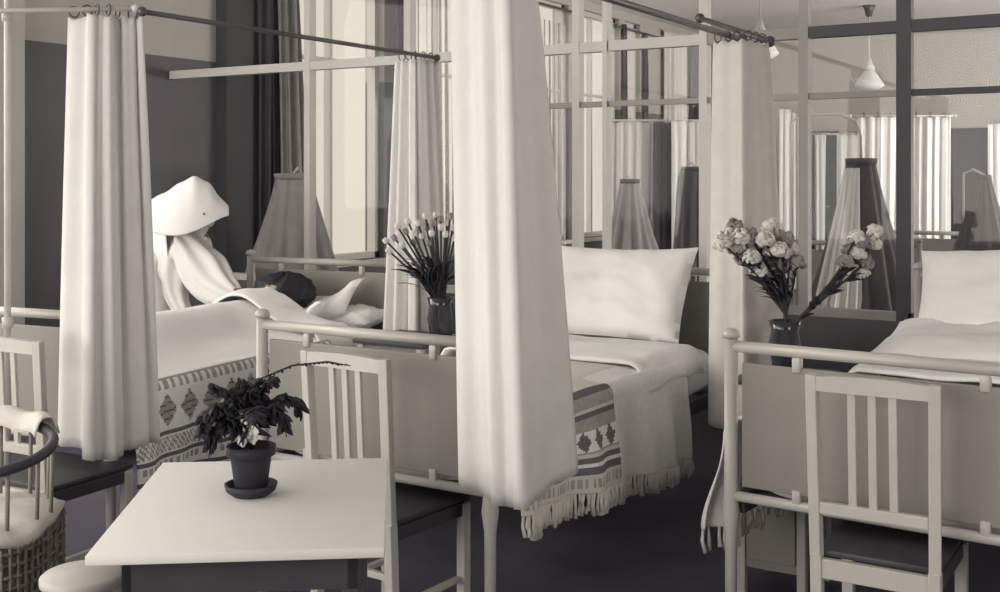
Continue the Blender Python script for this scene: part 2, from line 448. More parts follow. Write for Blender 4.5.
def pat_L(y, t, u):
    if t < 0: return 0
    if .02 < t < .045 or .10 < t < .115: return 1
    if .05 < t < .10: return 1 if (y*90) % 1 > .5 else 0
    if .13 < t < .51:
        k = (y/.125) % 1-.5; q = (t-.32)/.18
        if abs(k)/.42+abs(q) < 1: return 1 if ((y*120+t*60) % 1 > .25) else 2
        return 0
    if .54 < t < .575 or .77 < t < .80: return 2
    if .60 < t < .75: return 1 if (y*70+t*14) % 1 > .45 else 0
    if .83 < t < .91: return 1 if (y*32) % 1 > .5 and .84 < t < .90 else 0
    if t > .955: return 2
    return 0
def pat_2(y, t, u):
    yy = y
    if yy > .70: return 3 if t > -.2 else 0
    if t < 0.0: return 0
    if t < .06: return 2
    if t < .13: return 1
    if t < .17: return 0
    if t < .26: return 2 if (t*60) % 1 > .3 else 1
    if t < .34: return 1
    if t < .60:
        k = (y/.10) % 1-.5; q = (t-.47)/.12; s = abs(((t*22) % 1)-.5)*.25
        if abs(k)/(.30+s)+abs(q) < 1: return 2
        return 1 if t < .36 or t > .58 else 3
    if t < .64: return 0
    if t < .70: return 2
    if t < .73: return 3
    if t < .80: return 2
    if t < .84: return 0
    if t < .94: return 1 if (y*40) % 1 > .45 else 0
    return 0
def humpL(x, y): return bodyhump(x, y)
duL = blanket(bedL, 'white blanket with a row of grey diamonds over the patient in the left bed', pat_L,
        [M['whitecloth'], M['yarn_grey'], M['yarn_dark']], .03, .06, 1.36, .715, .36, hump=humpL, frn=130, out=.05)
du2 = blanket(bed2, 'folded fringed blanket with dark woven bands hanging from the middle bed', pat_2,
        [M['ecru'], M['yarn_grey'], M['yarn_dark'], M['greywool']], .25, .05, 1.42, .735, .34, frn=150, out=.06,
        hem=lambda u: -.12*(1-u))
du3 = blanket(bed3, 'white fringed blanket hanging down the left side of the right bed', lambda y, t, u: 0,
        [M['whitecloth']], .87, .04, .56, .735, .40, side=-1, out=.07, frn=34)
# turned back top sheets
def sheet(bed, label, x0, x1, y0, y1, z, hump=None):
    bm = bmesh.new()
    def f(u, v):
        x = x0+(x1-x0)*u; y = y0+(y1-y0)*v
        e = max(0, (abs(2*u-1)-.86)/.14)
        return Vector((x, y, z+.012*noise.noise(Vector((x*5, y*7, 9)))+(hump(x, y) if hump else 0)-.10*e*e+.015*math.sin(v*PI)))
    grid(bm, 40, 20, f)
    o = obj('sheet', bm, M['whitecloth']); o.location = bed.location; o.rotation_euler = bed.rotation_euler; solid(o, .012, 1)
    tag(o, label, 'sheet'); return o
sheet(bedL, 'white turned down sheet at the patient\'s shoulders in the left bed', -.02, .92, 1.30, 1.58, .735, humpL)
sheet(bed2, 'white turned down sheet in front of the pillow of the middle bed', -.02, .93, 1.05, 1.62, .735)
sheet(bed3, 'white turned down sheet of the right bed seen above its footboard', -.01, .92, .98, 1.45, .745)

def pillow(bed, label, c, w, h, t, rx, rz=0, ry=0, lift=None):
    bm = bmesh.new(); n = 26
    def pt(u, v, s):
        x, y = 2*u-1, 2*v-1
        pin = 1-.10*(abs(x)**2)*(1-abs(y)**2)*0-.06*(1-x*x)*abs(y)**3-.06*(1-y*y)*abs(x)**3
        e = max(0, (1-abs(x)**3.2)*(1-abs(y)**3.2))**.55
        z = s*t/2*e+(.018*noise.noise(Vector((x*2.2, y*2.2, s*3+c[0])))+.010*noise.noise(Vector((x*5, y*6+x*3, s*3+c[0]))))*(e+.15)+.006*math.sin(x*14+y*3)*abs(y)**4*e
        p = Vector((x*w/2*(1-.05*(1-y*y)), y*h/2*(1-.07*(1-x*x)), z))
        if lift: p.z += lift(x, y)
        return p
    grid(bm, n, n, lambda u, v: pt(u, v, 1)); grid(bm, n, n, lambda u, v: pt(1-u, v, -1))
    bmesh.ops.remove_doubles(bm, verts=bm.verts, dist=.0008)
    o = obj('pillow', bm, M['whitecloth'])
    R = Matrix.Rotation(bed.rotation_euler.z, 4, 'Z')
    o.location = Vector(bed.location)+(R @ Vector(c))
    o.rotation_euler = (Matrix.Rotation(bed.rotation_euler.z+rz, 4, 'Z') @ Matrix.Rotation(ry, 4, 'Y') @ Matrix.Rotation(rx, 4, 'X')).to_euler()
    return tag(o, label, 'pillow')
pillow(bed2, 'large white pillow propped against the head of the middle bed', (.43, 1.78, .93), .74, .46, .15, math.radians(58), lift=lambda x, y: .02*max(0, x)*max(0, y))
pillow(bedL, 'thin white pillow with raised corners under the patient\'s dark head', (.44, 1.74, .76), .66, .42, .12, math.radians(12), lift=lambda x, y: .13*ss(.45, 1, x)*ss(-.2, 1, abs(y))+.05*ss(.5, 1, -x))
pillow(bedL, 'flat white pillow beside the patient\'s head near the right bed edge', (.72, 1.84, .74), .36, .28, .10, math.radians(5))
pillow(bed3, 'large white pillow leaning at the head of the right bed', (.46, 1.78, .96), .84, .46, .20, math.radians(60), rz=math.radians(-3), ry=math.radians(-4))
pillow(bed3, 'lower white pillow lying under the leaning one on the right bed', (.38, 1.58, .79), .82, .50, .15, math.radians(10))

# ================================================================== chairs
def make_chair(loc, rz, label, w=.34):
    # slatted wooden chair; the back faces -y, the seat reaches to +y
    t = empty('slatted_chair', (*loc, 0), rz, label=label, cat='chair', group='slatted wooden chairs at the feet of the beds')
    m = M['wood']
    for s in (-1, 1):
        x = s*w/2
        bm = bmesh.new()
        bar(bm, (x, .02, 0), (x, 0, .45), .030, .032); bar(bm, (x, 0, .44), (x*1.03, -.03, .925), .030, .028)
        obj('leg', bm, m, t, smooth=False)
        bm = bmesh.new(); bar(bm, (s*(w/2+.005), .34, 0), (s*(w/2+.005), .34, .435), .032, .032)
        obj('leg', bm, m, t, smooth=False)
        bm = bmesh.new(); bar(bm, (s*(w/2), .01, .20), (s*(w/2), .34, .20), .022, .016); obj('stretcher', bm, m, t, smooth=False)
        bm = bmesh.new(); box(bm, s*w/2-.012, s*w/2+.012, .01, .34, .395, .437, .003); obj('seat_rail', bm, M['wooddark'], t, smooth=False)
    bm = bmesh.new(); grid(bm, 10, 2, lambda u, v: Vector(((u-.5)*(w*1.03-.02), -.030-.012*math.sin(u*PI)*0, .884+.038*v+.006*math.sin(u*PI)*v)))
    o = obj('top_rail', bm, m, t, smooth=False); solid(o, .024)
    obj('lower_rail', BX(-w/2+.012, w/2-.012, -.022, .0, .558, .590, .003), m, t, smooth=False)
    for k in (-1, 0, 1):
        x = k*.059*w/.34
        bm = bmesh.new(); bar(bm, (x, -.011, .588), (x, -.028, .888), .021, .012, .002); obj('slat', bm, m, t, smooth=False)
    obj('seat_rail', BX(-w/2+.012, w/2-.012, -.008, .014, .385, .437, .003), m, t, smooth=False)
    obj('seat_rail', BX(-w/2+.012, w/2-.012, .33, .352, .395, .437, .003), M['wooddark'], t, smooth=False)
    obj('stretcher', BX(-w/2+.012, w/2-.012, .0, .018, .28, .30, .002), m, t, smooth=False)
    obj('seat', BX(-w/2-.01, w/2+.01, .012, .37, .438, .456, .006), M['wooddark'], t, smooth='auto')
    return t
make_chair((-.718, 3.02), 0, 'pale slatted wooden chair at the foot of the right bed', .298)
make_chair((-2.13, 2.64), math.radians(-4), 'pale slatted wooden chair behind the small table at the middle bed', .30)
make_chair((-3.30, 2.33), math.radians(4), 'pale slatted wooden chair cut by the left picture edge at the left bed', .34)

# ================================================================== bedside lockers
def locker(x0, x1, y0, y1, label, zt=.75):
    t = empty('bedside_locker', ((x0+x1)/2, (y0+y1)/2, 0), 0, label=label, cat='bedside table')
    h, g = (x1-x0)/2, (y1-y0)/2
    for sx in (-1, 1):
        for sy in (-1, 1):
            obj('leg', BX(sx*h-sx*.03 if sx > 0 else -h, h if sx > 0 else -h+.03, g-.03 if sy > 0 else -g, g if sy > 0 else -g+.03, 0, zt-.02, .003), M['wood'], t, smooth=False)
    obj('body', BX(-h+.012, h-.012, -g+.012, g-.012, .10, zt-.02), M['bedpanel'], t, smooth=False)
    d = obj('door', BX(-h+.035, h-.035, -g+.0, -g+.0118, .13, .50, .003), M['bedpanel'], t, smooth=False)
    bm = bmesh.new(); ball(bm, (h-.06, -g-.012, .36), .012); obj('knob', bm, M['rod'], d)
    d = obj('drawer', BX(-h+.035, h-.035, -g+.0, -g+.0118, .53, .70, .003), M['bedpanel'], t, smooth=False)
    bm = bmesh.new(); ball(bm, (0, -g-.012, .62), .012); obj('knob', bm, M['rod'], d)
    obj('top', BX(-h-.015, h+.015, -g-.015, g+.015, zt-.02, zt, .004), M['wooddark'], t, smooth='auto')
    return t
locker(-1.37, -1.13, 3.80, 4.12, 'bedside locker with the branching flowers between middle and right beds')
locker(-3.10, -2.76, 3.88, 4.20, 'bedside locker with the tulips between left and middle beds')

# ================================================================== foreground table and potted plant
tc = cw(-.540, 2.565)
tb = empty('table', tc, TH+math.radians(5), label='small pale-topped table carrying the potted plant', cat='table')
obj('tabletop', BX(-.285, .285, -.36, .36, .698, .72, .005), M['tabletop'], tb, smooth='auto')
obj('apron', (lambda bm: (box(bm, -.23, .23, -.30, -.28, .62, .697), box(bm, -.23, .23, .28, .30, .62, .697), box(bm, -.23, -.21, -.3, .3, .62, .697), box(bm, .21, .23, -.3, .3, .62, .697), bm)[-1])(bmesh.new()), M['wooddark'], tb, smooth=False)
for sx in (-1, 1):
    for sy in (-1, 1):
        bm = bmesh.new(); bar(bm, (sx*.215, sy*.285, 0), (sx*.215, sy*.285, .62), .035, .035); obj('leg', bm, M['wooddark'], tb, smooth=False)
pc = P(251, 499, 2.60); pc.z = .7205
pt = empty('flower_pot', pc, 0, label='dark flower pot with saucer on the pale table', cat='flower pot')
bm = lathe(bmesh.new(), [(.0, .006), (.034, .006), (.036, .012), (.046, .085), (.048, .088), (.055, .092), (.056, .112), (.049, .113), (.046, .095), (.0, .09)], 28)
obj('pot', bm, M['pot'], pt)
obj('saucer', lathe(bmesh.new(), [(0, 0), (.040, 0), (.056, .012), (.060, .026), (.055, .027), (.048, .013), (0, .010)], 28), M['pot'], pt)
obj('soil', lathe(bmesh.new(), [(0, .092), (.045, .0935), (.045, .096), (.02, .101), (0, .102)], 20), M['leaf'], pt)
plant = empty('potted_plant', pc+Vector((0, 0, .10)), 0, label='dark feathery plant with long drooping fronds growing in the flower pot', cat='plant')
rv = Vector((math.cos(TH), math.sin(TH), 0)); fv = Vector((-math.sin(TH), math.cos(TH), 0))
def frond(pts, n, ll, wl, droop=.3):
    bm = bmesh.new(); tube(bm, pts, [.003]+[.0022]*(len(pts)-2)+[.001], 6)
    for i in range(n):
        u = .18+.8*i/n; a = poly(pts, u); t = (poly(pts, min(1, u+.03))-poly(pts, max(0, u-.03))).normalized()
        for s in (-1, 1):
            side = t.cross(Vector((random.uniform(-.5, .5), random.uniform(-.5, .5), 1))).normalized()*s
            d = (side+t*.5+Vector((0, 0, -droop))).normalized(); l = ll*(1-.5*u)*random.uniform(.8, 1.2)
            nrm = d.cross(t).normalized(); sw = d.cross(nrm).normalized()*wl
            ps = [a, a+d*l*.35+sw, a+d*l*.75+sw*.7-Vector((0, 0, l*.1)), a+d*l-Vector((0, 0, l*.22)), a+d*l*.75-sw*.7-Vector((0, 0, l*.1)), a+d*l*.35-sw]
            top = [bm.verts.new(p+nrm*.0008) for p in ps]; bot = [bm.verts.new(p-nrm*.0008) for p in ps]
            bm.faces.new(top); bm.faces.new(bot[::-1])
            for k in range(6): bm.faces.new((top[k], bot[k], bot[(k+1) % 6], top[(k+1) % 6]))
    return bm
def rel(px, py, dd=0.0):                      # offset from the pot, in the plane facing the camera
    return rv*((px-251)/F*2.6)+fv*dd+Vector((0, 0, (462-py)/F*2.6))
fr_paths = [
    [(251, 460, 0), (250, 420, 0), (257, 392, .01), (290, 379, .03), (325, 376, .04), (348, 381, .05)],
    [(251, 460, 0), (247, 425, 0), (232, 402, -.02), (214, 392, -.03)],
    [(251, 460, 0), (240, 430, .02), (222, 415, .03), (207, 432, .04), (204, 447, .04)],
    [(251, 460, 0), (242, 425, -.03), (222, 410, -.05), (212, 420, -.07), (210, 440, -.08)],
    [(251, 460, 0), (262, 420, .02), (280, 408, .03), (295, 414, .04), (299, 428, .04)],
    [(251, 460, 0), (262, 425, -.02), (276, 412, -.04), (286, 424, -.05), (289, 436, -.05)],
    [(251, 460, 0), (252, 415, 0), (248, 398, 0), (240, 390, 0)],
    [(251, 460, 0), (255, 410, .02), (262, 396, .03), (270, 392, .05)],
    [(251, 460, 0), (240, 435, -.03), (225, 425, -.04), (218, 440, -.05), (215, 455, -.05)],
    [(251, 460, 0), (243, 420, .05), (230, 408, .08), (222, 420, .10)],
    [(251, 460, 0), (256, 425, -.05), (262, 412, -.08), (268, 420, -.11)],
    [(251, 460, 0), (243, 430, .05), (234, 422, .07), (228, 438, .08), (226, 450, .08)],
]
for i, fp in enumerate(fr_paths):
    pts = [rel(*q) for q in fp]
    n = 26 if i else 34
    obj('frond', frond(pts, n, .044 if i else .012, .0080 if i else .004, .5 if i else .1), M['leaf'], plant)
for (px, py, dd) in ((251, 440, -.04), (256, 446, -.035), (246, 448, -.04), (253, 432, -.03), (262, 424, -.04), (250, 425, -.05), (259, 437, -.045)):
    c = rel(px, py, dd); bm = bmesh.new()
    for k in range(5):
        a = 2*PI*k/5; ball(bm, c+Vector((math.cos(a)*.008, -.0, math.sin(a)*.008)), .0075, 1, .5, 1, 8, 6)
    obj('blossom', bm, M['petal'], plant)

# ================================================================== vases with flowers
def vase(base, h, r, label, zt):
    b = Vector(base); b.z = zt
    t = obj('vase', lathe(bmesh.new(), [(0, 0), (r*.75, 0), (r*.8, h*.1), (r, h*.45), (r*.85, h*.8), (r*1.0, h), (r*.9, h), (r*.76, h*.8), (r*.88, h*.45), (0, h*.12)], 24), M['vase'])
    t.location = b; return tag(t, label, 'vase')
vb = P(441, 329, 4.98); vase(vb, .17, .062, 'dark vase of tulips on the bedside locker beside the left curtain', .7505)
def bloom_tulip(bm, c, d, s):
    q = d.to_track_quat('Z', 'Y'); 
    for k in range(6):
        a = 2*PI*k/6
        off = q @ Vector((math.cos(a)*s*.35, math.sin(a)*s*.35, s*.6))
        ball(bm, c+off, s*.55, .6, .6, 1.35, 7, 5, rot=q)
ORD = 'first second third fourth fifth sixth seventh eighth ninth tenth eleventh twelfth thirteenth fourteenth fifteenth sixteenth seventeenth eighteenth nineteenth twentieth twenty-first twenty-second twenty-third twenty-fourth'.split()
def rank(lst, i):                       # place of flower i counted from the left
    o = sorted(range(len(lst)), key=lambda k: (lst[k][0], lst[k][1])).index(i)
    return 'leftmost' if o == 0 else ('rightmost' if o == len(lst)-1 else ORD[o]+' from the left')
def petal_flower(c, r):
    bm = bmesh.new(); n = 30; o = random.random()*6
    for i in range(n):
        a = i*2.4+o; ph = math.acos(1-1.65*(i+.5)/n)
        v = Vector((math.cos(a)*math.sin(ph), math.sin(a)*math.sin(ph), math.cos(ph)))
        tilt = Euler((random.uniform(-.7, .7), random.uniform(-.7, .7), 0)).to_quaternion()
        q = v.to_track_quat('Z', 'Y') @ tilt
        ball(bm, Vector(c)+v*r*random.uniform(.55, .85), r*random.uniform(.34, .5), 1, .8, .28, 7, 4, rot=q)
    ball(bm, c, r*.6, 1, 1, 1, 8, 6)
    return bm
def flower_stem_leaf(pts, r, leaf_at, ll, wl):
    sb = tube(bmesh.new(), pts, r, 6)
    lvs = []
    for u, s in leaf_at:
        lb = bmesh.new(); lvs.append(lb)
        a = poly(pts, u); t = (poly(pts, min(1, u+.05))-poly(pts, max(0, u-.05))).normalized()
        side = (rv*s+fv*random.uniform(-.6, .6)).normalized()
        n = 6; L_, R_ = [], []
        for k in range(n+1):
            q = k/n; c = a+t*ll*q*.8+side*ll*.5*q*q+Vector((0, 0, -ll*.25*q**3)); ww = wl*math.sin(PI*(.08+.92*q))*.5
            wd = t.cross(side).normalized()
            L_.append(c+wd*ww); R_.append(c-wd*ww)
        for A, B in ((L_, R_),):
            va = [lb.verts.new(p) for p in A]; vb_ = [lb.verts.new(p) for p in B]
            for k in range(n): lb.faces.new((va[k], va[k+1], vb_[k+1], vb_[k]))
    return sb, lvs
tul = [(391, 253), (396, 240), (399, 229), (404, 247), (407, 234), (409, 224), (415, 236), (414, 245), (419, 226), (423, 239), (427, 229), (426, 219), (432, 236), (434, 226), (436, 218), (441, 230), (441, 222), (445, 237), (447, 226), (450, 219), (452, 231), (454, 241), (430, 246), (388, 243)]
for i, (px, py) in enumerate(tul):
    dd = 4.98+random.uniform(-.09, .09); tip = P(px, py, dd)
    base = P(441+random.uniform(-5, 5), 303, 4.98); low = P(441, 318, 4.98)
    mid = P(441+(px-441)*.45, 303-(303-py)*.5, (4.98+dd)/2)
    t = empty('tulip', low, 0, label='%s tulip, %s in the dark vase' % ('grey' if i % 3 == 1 else 'pale', rank(tul, i)), cat='flower', group='tulips in the dark vase')
    pts = [p-low for p in (low, base, mid, tip)]
    sb, lvs = flower_stem_leaf(pts, .0045, [(.42, 1 if i % 2 else -1), (.55, -1 if i % 3 else 1)], .16, .034)
    obj('stem', sb, M['stem'], t); [solid(obj('leaf', lb, M['leaf'], t), .0015) for lb in lvs]
    bm = bmesh.new(); bloom_tulip(bm, tip-low, (tip-mid).normalized(), .021)
    obj('bloom', bm, M['petal'] if i % 3 != 1 else M['petal_mid'], t)
vb2 = P(785, 342, 4.17); vase(vb2, .17, .06, 'dark vase of pale branching flowers on the locker beside the right bed', .7505)
bl = [(727, 234, 1), (735, 228, 0), (741, 238, 1), (722, 243, 1), (733, 247, 1), (750, 236, 0), (757, 246, 1), (765, 240, 1), (771, 230, 1.3), (772, 245, 0), (780, 251, 1), (786, 240, 0), (790, 250, 1), (752, 257, 1), (743, 258, 0), (763, 261, 1), (768, 272, 1), (778, 264, 0), (759, 270, 1), (784, 268, 1), (796, 262, 0)]
for i, (px, py, c) in enumerate(bl):
    dd = 4.13+random.uniform(-.08, .08); tip = P(px, py, dd); low = P(785, 345, 4.17); mid = P(785+(px-785)*.35+random.uniform(-6, 6), 300-(300-py)*.35+random.uniform(-5, 5), 4.16+random.uniform(-.03, .03))
    t = empty('carnation', low, 0, label='%s ruffled flower, %s in the big bunch near the right bed' % ('pale' if c else 'grey', rank(bl, i)), cat='flower', group='ruffled flowers in the big bunch near the right bed')
    pts = [p-low for p in (low, P(786, 316, 4.17), mid, tip)]
    sb, lvs = flower_stem_leaf(pts, .0040, [(.5, 1 if i % 2 else -1), (.62, -1), (.75, -1 if i % 3 else 1), (.86, 1)], .065, .026)
    obj('stem', sb, M['stem'], t); [solid(obj('leaf', lb, M['leaf'], t), .0015) for lb in lvs]
    obj('bloom', petal_flower(tip-low, .046 if c > 1 else .037), M['petal'] if c else M['petal_mid'], t)
br = [(856, 237, 1), (864, 243, 0), (850, 250, 0), (858, 254, 1), (875, 232, 1), (874, 244, 1), (845, 262, 0), (866, 262, 0), (862, 272, 1), (852, 266, 1)]
for i, (px, py, c) in enumerate(br):
    dd = 4.13+random.uniform(-.06, .06); tip = P(px, py, dd); low = P(789, 345, 4.17); mid = P(832+random.uniform(-4, 4), 285+random.uniform(-4, 4), 4.15)
    t = empty('carnation', low, 0, label='%s ruffled flower, %s on the branch leaning right' % ('pale' if c else 'grey', rank(br, i)), cat='flower', group='pale flowers on the branch leaning right')
    pts = [p-low for p in (low, P(797, 321, 4.17), mid, tip)]
    sb, lvs = flower_stem_leaf(pts, .0042, [(.35, 1), (.5, -1), (.6, 1), (.45, -1), (.8, 1)], .055, .022)
    obj('stem', sb, M['stem'], t); [solid(obj('leaf', lb, M['leaf'], t), .0015) for lb in lvs]
    obj('bloom', petal_flower(tip-low, .032), M['petal'] if c else M['petal_mid'], t)

# ================================================================== bed curtains and their rods
def curtain(label, top, bot, zt, zb, folds, amp_t, amp_b, m, group=None, rings=0, ring_r=.018, prof=None, nv=44, phase=0., seed=0, hemf=None, name='bed_curtain', side_in=None):
    top = [Vector((*p[:2], 0)) for p in top]; bot = [Vector((*p[:2], 0)) for p in bot]
    org = sum((p for p in top), Vector())/len(top)
    nu = max(24, folds*14)
    def f(u, v):
        k = prof(v) if prof else v
        a = poly(top, u); b = poly(bot, u); p = a.lerp(b, k)
        e = .004; t = (poly(top, min(1, u+e)).lerp(poly(bot, min(1, u+e)), k)-poly(top, max(0, u-e)).lerp(poly(bot, max(0, u-e)), k)).normalized()
        n = Vector((t.y, -t.x, 0)); amp = amp_t+(amp_b-amp_t)*v
        x = u*folds*2*PI+phase+.5*math.sin(v*3+seed)
        d = math.sin(x)+.35*math.sin(2.3*x+seed+v*1.5)+.3*math.sin(.47*x+2*seed)
        p = p+n*amp*d+t*amp*.4*math.cos(x*1.1+seed)
        z = zt+(zb-zt)*v+(hemf(u)*v if hemf else 0)
        if v < .03 and rings: z -= .012*(.5-.5*math.cos(2*PI*u*rings))*(1-v/.03)
        return p-org+Vector((0, 0, z))
    bm = bmesh.new(); grid(bm, nu, nv, f)
    o = obj(name, bm, m); o.location = org; solid(o, .004)
    tag(o, label, 'curtain', group)
    for i in range(rings):
        u = (i+.5)/rings; c = f(u, 0)
        t = (poly(top, min(1, u+.02))-poly(top, max(0, u-.02))).normalized()
        bm = torus(bmesh.new(), (0, 0, 0), ring_r, .003, 'X'); 
        a = math.atan2(t.y, t.x)
        bmesh.ops.rotate(bm, verts=bm.verts, cent=(0, 0, 0), matrix=Matrix.Rotation(a, 3, 'Z'))
        bmesh.ops.translate(bm, verts=bm.verts, vec=(c.x, c.y, zt+ring_r-.004))
        obj('ring', bm, M['rod'], o)
    return o
def pxd(px, d): return cw((px-500)/F*d, d)
def bulge(k): return lambda v: v
curtain('long pale curtain hanging left of the nurse, bunched at the rod corner',
        [pxd(72, 3.88), pxd(95, 3.78), pxd(120, 3.84), pxd(143, 3.86)], [pxd(60, 3.98), pxd(92, 3.74), pxd(125, 3.86), pxd(161, 3.98)], 1.985, .515, 4, .012, .016, M['linen'], rings=7, seed=1, phase=.5,
        hemf=lambda u: .01*math.sin(u*9))
curtain('pale curtain behind the tulips at the far end of its rod',
        [pxd(396, 5.30), pxd(415, 5.20), pxd(437, 5.28)], [pxd(380, 5.36), pxd(416, 5.20), pxd(452, 5.34)], 1.985, .45, 5, .012, .022, M['linen'], rings=5, seed=2.2)
curtain('largest curtain, hanging in the foreground over the foot of the middle bed',
        [pxd(452, 3.02), pxd(480, 2.90), pxd(505, 2.84), pxd(532, 3.06)], [pxd(462, 3.02), pxd(495, 2.86), pxd(520, 2.80), pxd(577, 3.06)], 1.985, .635, 3, .006, .010, M['linen'], rings=6, seed=.4, phase=1.2,
        prof=lambda v: v**.8, hemf=lambda u: .02*u-.02*math.sin(u*PI))
curtain('pale curtain beside the branching flowers at the head of the right bed',
        [pxd(714, 4.50), pxd(742, 4.38), pxd(768, 4.52)], [pxd(708, 4.54), pxd(745, 4.38), pxd(788, 4.56)], 1.975, .46, 2, .005, .008, M['linen_grey'], rings=6, seed=3.1, prof=lambda v: v**.7)
def rod(label, pts, r, m, parts=True):
    a = Vector(pts[0]); o = obj('curtain_rod', TB([Vector(p)-a for p in pts], r, 10), m); o.location = a
    tag(o, label, 'curtain rod')
    for p in (pts[0], pts[-1]):
        bm = bmesh.new(); ball(bm, Vector(p)-a, r*1.9); obj('finial', bm, m, o)
    return o
RA0, RA1 = Vector((-3.0, 2.62, 1.993)), Vector((-3.0, 4.34, 1.993))
rod('dark curtain rod running from the left curtain back to the tulips', [RA0, RA1], .009, M['rod'])
off = Vector((-math.cos(TH), -math.sin(TH), 0))
rod('light curtain rod going left from the nurse\'s curtain', [RA0+off*.02+Vector((0, 0, .01)), RA0+off*1.1+Vector((0, 0, -.008))], .008, M['rodlight'])
rod('dark curtain rod above the foreground curtain running to the grey curtain', [(-1.57, 2.2, 2.0), (-1.57, 4.42, 1.995)], .012, M['rod'])
rod('second dark curtain rod beside the hanging lamp over the partition', [(at_y(700, 5.0), 5.0, 2.18), (at_y(770, 4.5), 4.5, 1.99)], .012, M['rod'])
bm = bmesh.new(); tube(bm, [P(8, 12, 4.10)*0+Vector((*pxd(7.5, 3.88)[:2], z)) for z in (0, ZC)], .011, 10)
pole = obj('rod_pole', bm, M['rodlight'])
tag(pole, 'thin white floor-to-ceiling pole at the left picture edge', 'pole')
for z in (.95, 1.99):
    bm = bmesh.new(); lathe(bm, [(.0, -.02), (.018, -.018), (.018, .018), (0, .02)], 12, (*pxd(7.5, 3.88)[:2], z))
    obj('collar', bm, M['rodlight'], pole)

# ================================================================== patient
RL = Matrix.Rotation(aL, 4, 'Z')
def bl_(x, y, z): return Vector((BL[0], BL[1], 0))+(RL @ Vector((x, y, z)))
pat = empty('patient', bl_(.43, 1.5, .78), aL, label='dark-haired person lying in the left bed under the white blanket', cat='person')
def pv(x, y, z): return Vector((x-.43, y-1.5, z-.78))
V = [(pv(.43, .95, .76), (.13, .055)), (pv(.43, 1.25, .775), (.15, .06)), (pv(.43, 1.42, .785), (.13, .055)), (pv(.43, 1.50, .80), .055), (pv(.43, 1.56, .82), .05), (pv(.43, 1.64, .845), .085), (pv(.43, 1.70, .85), .08),
     (pv(.27, 1.40, .765), .05), (pv(.25, 1.20, .745), .04), (pv(.32, 1.02, .745), .03), (pv(.59, 1.40, .765), .05), (pv(.61, 1.2, .745), .04), (pv(.54, 1.02, .745), .03),
     (pv(.36, .55, .745), .07), (pv(.36, .2, .735), .045), (pv(.50, .55, .745), .07), (pv(.50, .2, .735), .045)]
skin('body', V, [(0, 1), (1, 2), (2, 3), (3, 4), (4, 5), (5, 6), (2, 7), (7, 8), (8, 9), (2, 10), (10, 11), (11, 12), (0, 13), (13, 14), (0, 15), (15, 16)], M['habit'], pat)
bm = bmesh.new()
def hairf(u, v):
    th, ph = u*2*PI, v*PI
    d = Vector((math.cos(th)*math.sin(ph), math.sin(th)*math.sin(ph), math.cos(ph)))
    r = 1+.06*math.sin(th*9+ph*4)+.04*math.sin(ph*15)
    return Vector((d.x*.155*r, d.y*.150*r+.01, d.z*.10*r))
grid(bm, 48, 20, hairf, closed=True); bmesh.ops.remove_doubles(bm, verts=bm.verts, dist=.001)
bmesh.ops.translate(bm, verts=bm.verts, vec=pv(.44, 1.68, .866))
obj('hair', bm, M['hair'], pat)
bm = bmesh.new(); ball(bm, pv(.44, 1.60, .875), .062, .95, 1.15, .8, 18, 12); ball(bm, pv(.44, 1.575, .922), .009, .8, 1.6, 1, 10, 8)
obj('face', bm, M['skin'], pat)
bm = bmesh.new()
for s in (-1, 1): ball(bm, pv(.44+s*.02, 1.605, .918), .006, 1.3, .7, .5, 8, 6)
obj('eyes', bm, M['eye'], pat)
bm = bmesh.new(); ball(bm, pv(.44, 1.55, .912), .010, 1.5, .5, .5, 8, 6); obj('mouth', bm, M['lips'], pat)

# ================================================================== nurse
nb = P(150, 300, 6.15); nb.z = 0
nu_ = empty('nurse', nb, 0, label='nurse in white habit and large winged cap bending over the patient', cat='person')
def N(px, py, d): return P(px, py, d)-nb
feet_d = 6.3
ft = Vector((-4.72, 4.12, 0))-nb
# dress (body incl. skirt): one continuous skinned figure
body = [(ft+Vector((0, 0, .95)), (.17, .15)), (N(160, 292, 6.15), (.15, .13)), (N(176, 266, 6.08), (.15, .12)), (N(190, 246, 6.02), (.115, .085)), (N(198, 232, 5.98), .045), (N(202, 222, 5.96), .05), (N(202, 212, 5.94), .07), (N(200, 202, 5.95), .065),
        (N(192, 252, 5.90), .06), (N(208, 276, 5.80), .05), (N(228, 292, 5.69), .035), (N(240, 297, 5.62), .024),
        (N(176, 252, 6.16), .062), (N(172, 282, 6.0), .052), (N(182, 312, 5.82), .04), (N(190, 318, 5.76), .028),
        (ft+Vector((0.07, 0, .5)), .085), (ft+Vector((.07, 0, .08)), .05), (ft+Vector((-.08, .0, .5)), .085), (ft+Vector((-.08, 0, .08)), .05), (ft+Vector((.12, -.12, .04)), .04), (ft+Vector((-.05, -.14, .04)), .04)]
skin('body', body, [(0, 1), (1, 2), (2, 3), (3, 4), (4, 5), (5, 6), (6, 7), (3, 8), (8, 9), (9, 10), (10, 11), (3, 12), (12, 13), (13, 14), (14, 15), (0, 16), (16, 17), (0, 18), (18, 19), (17, 20), (19, 21)], M['habit'], nu_)
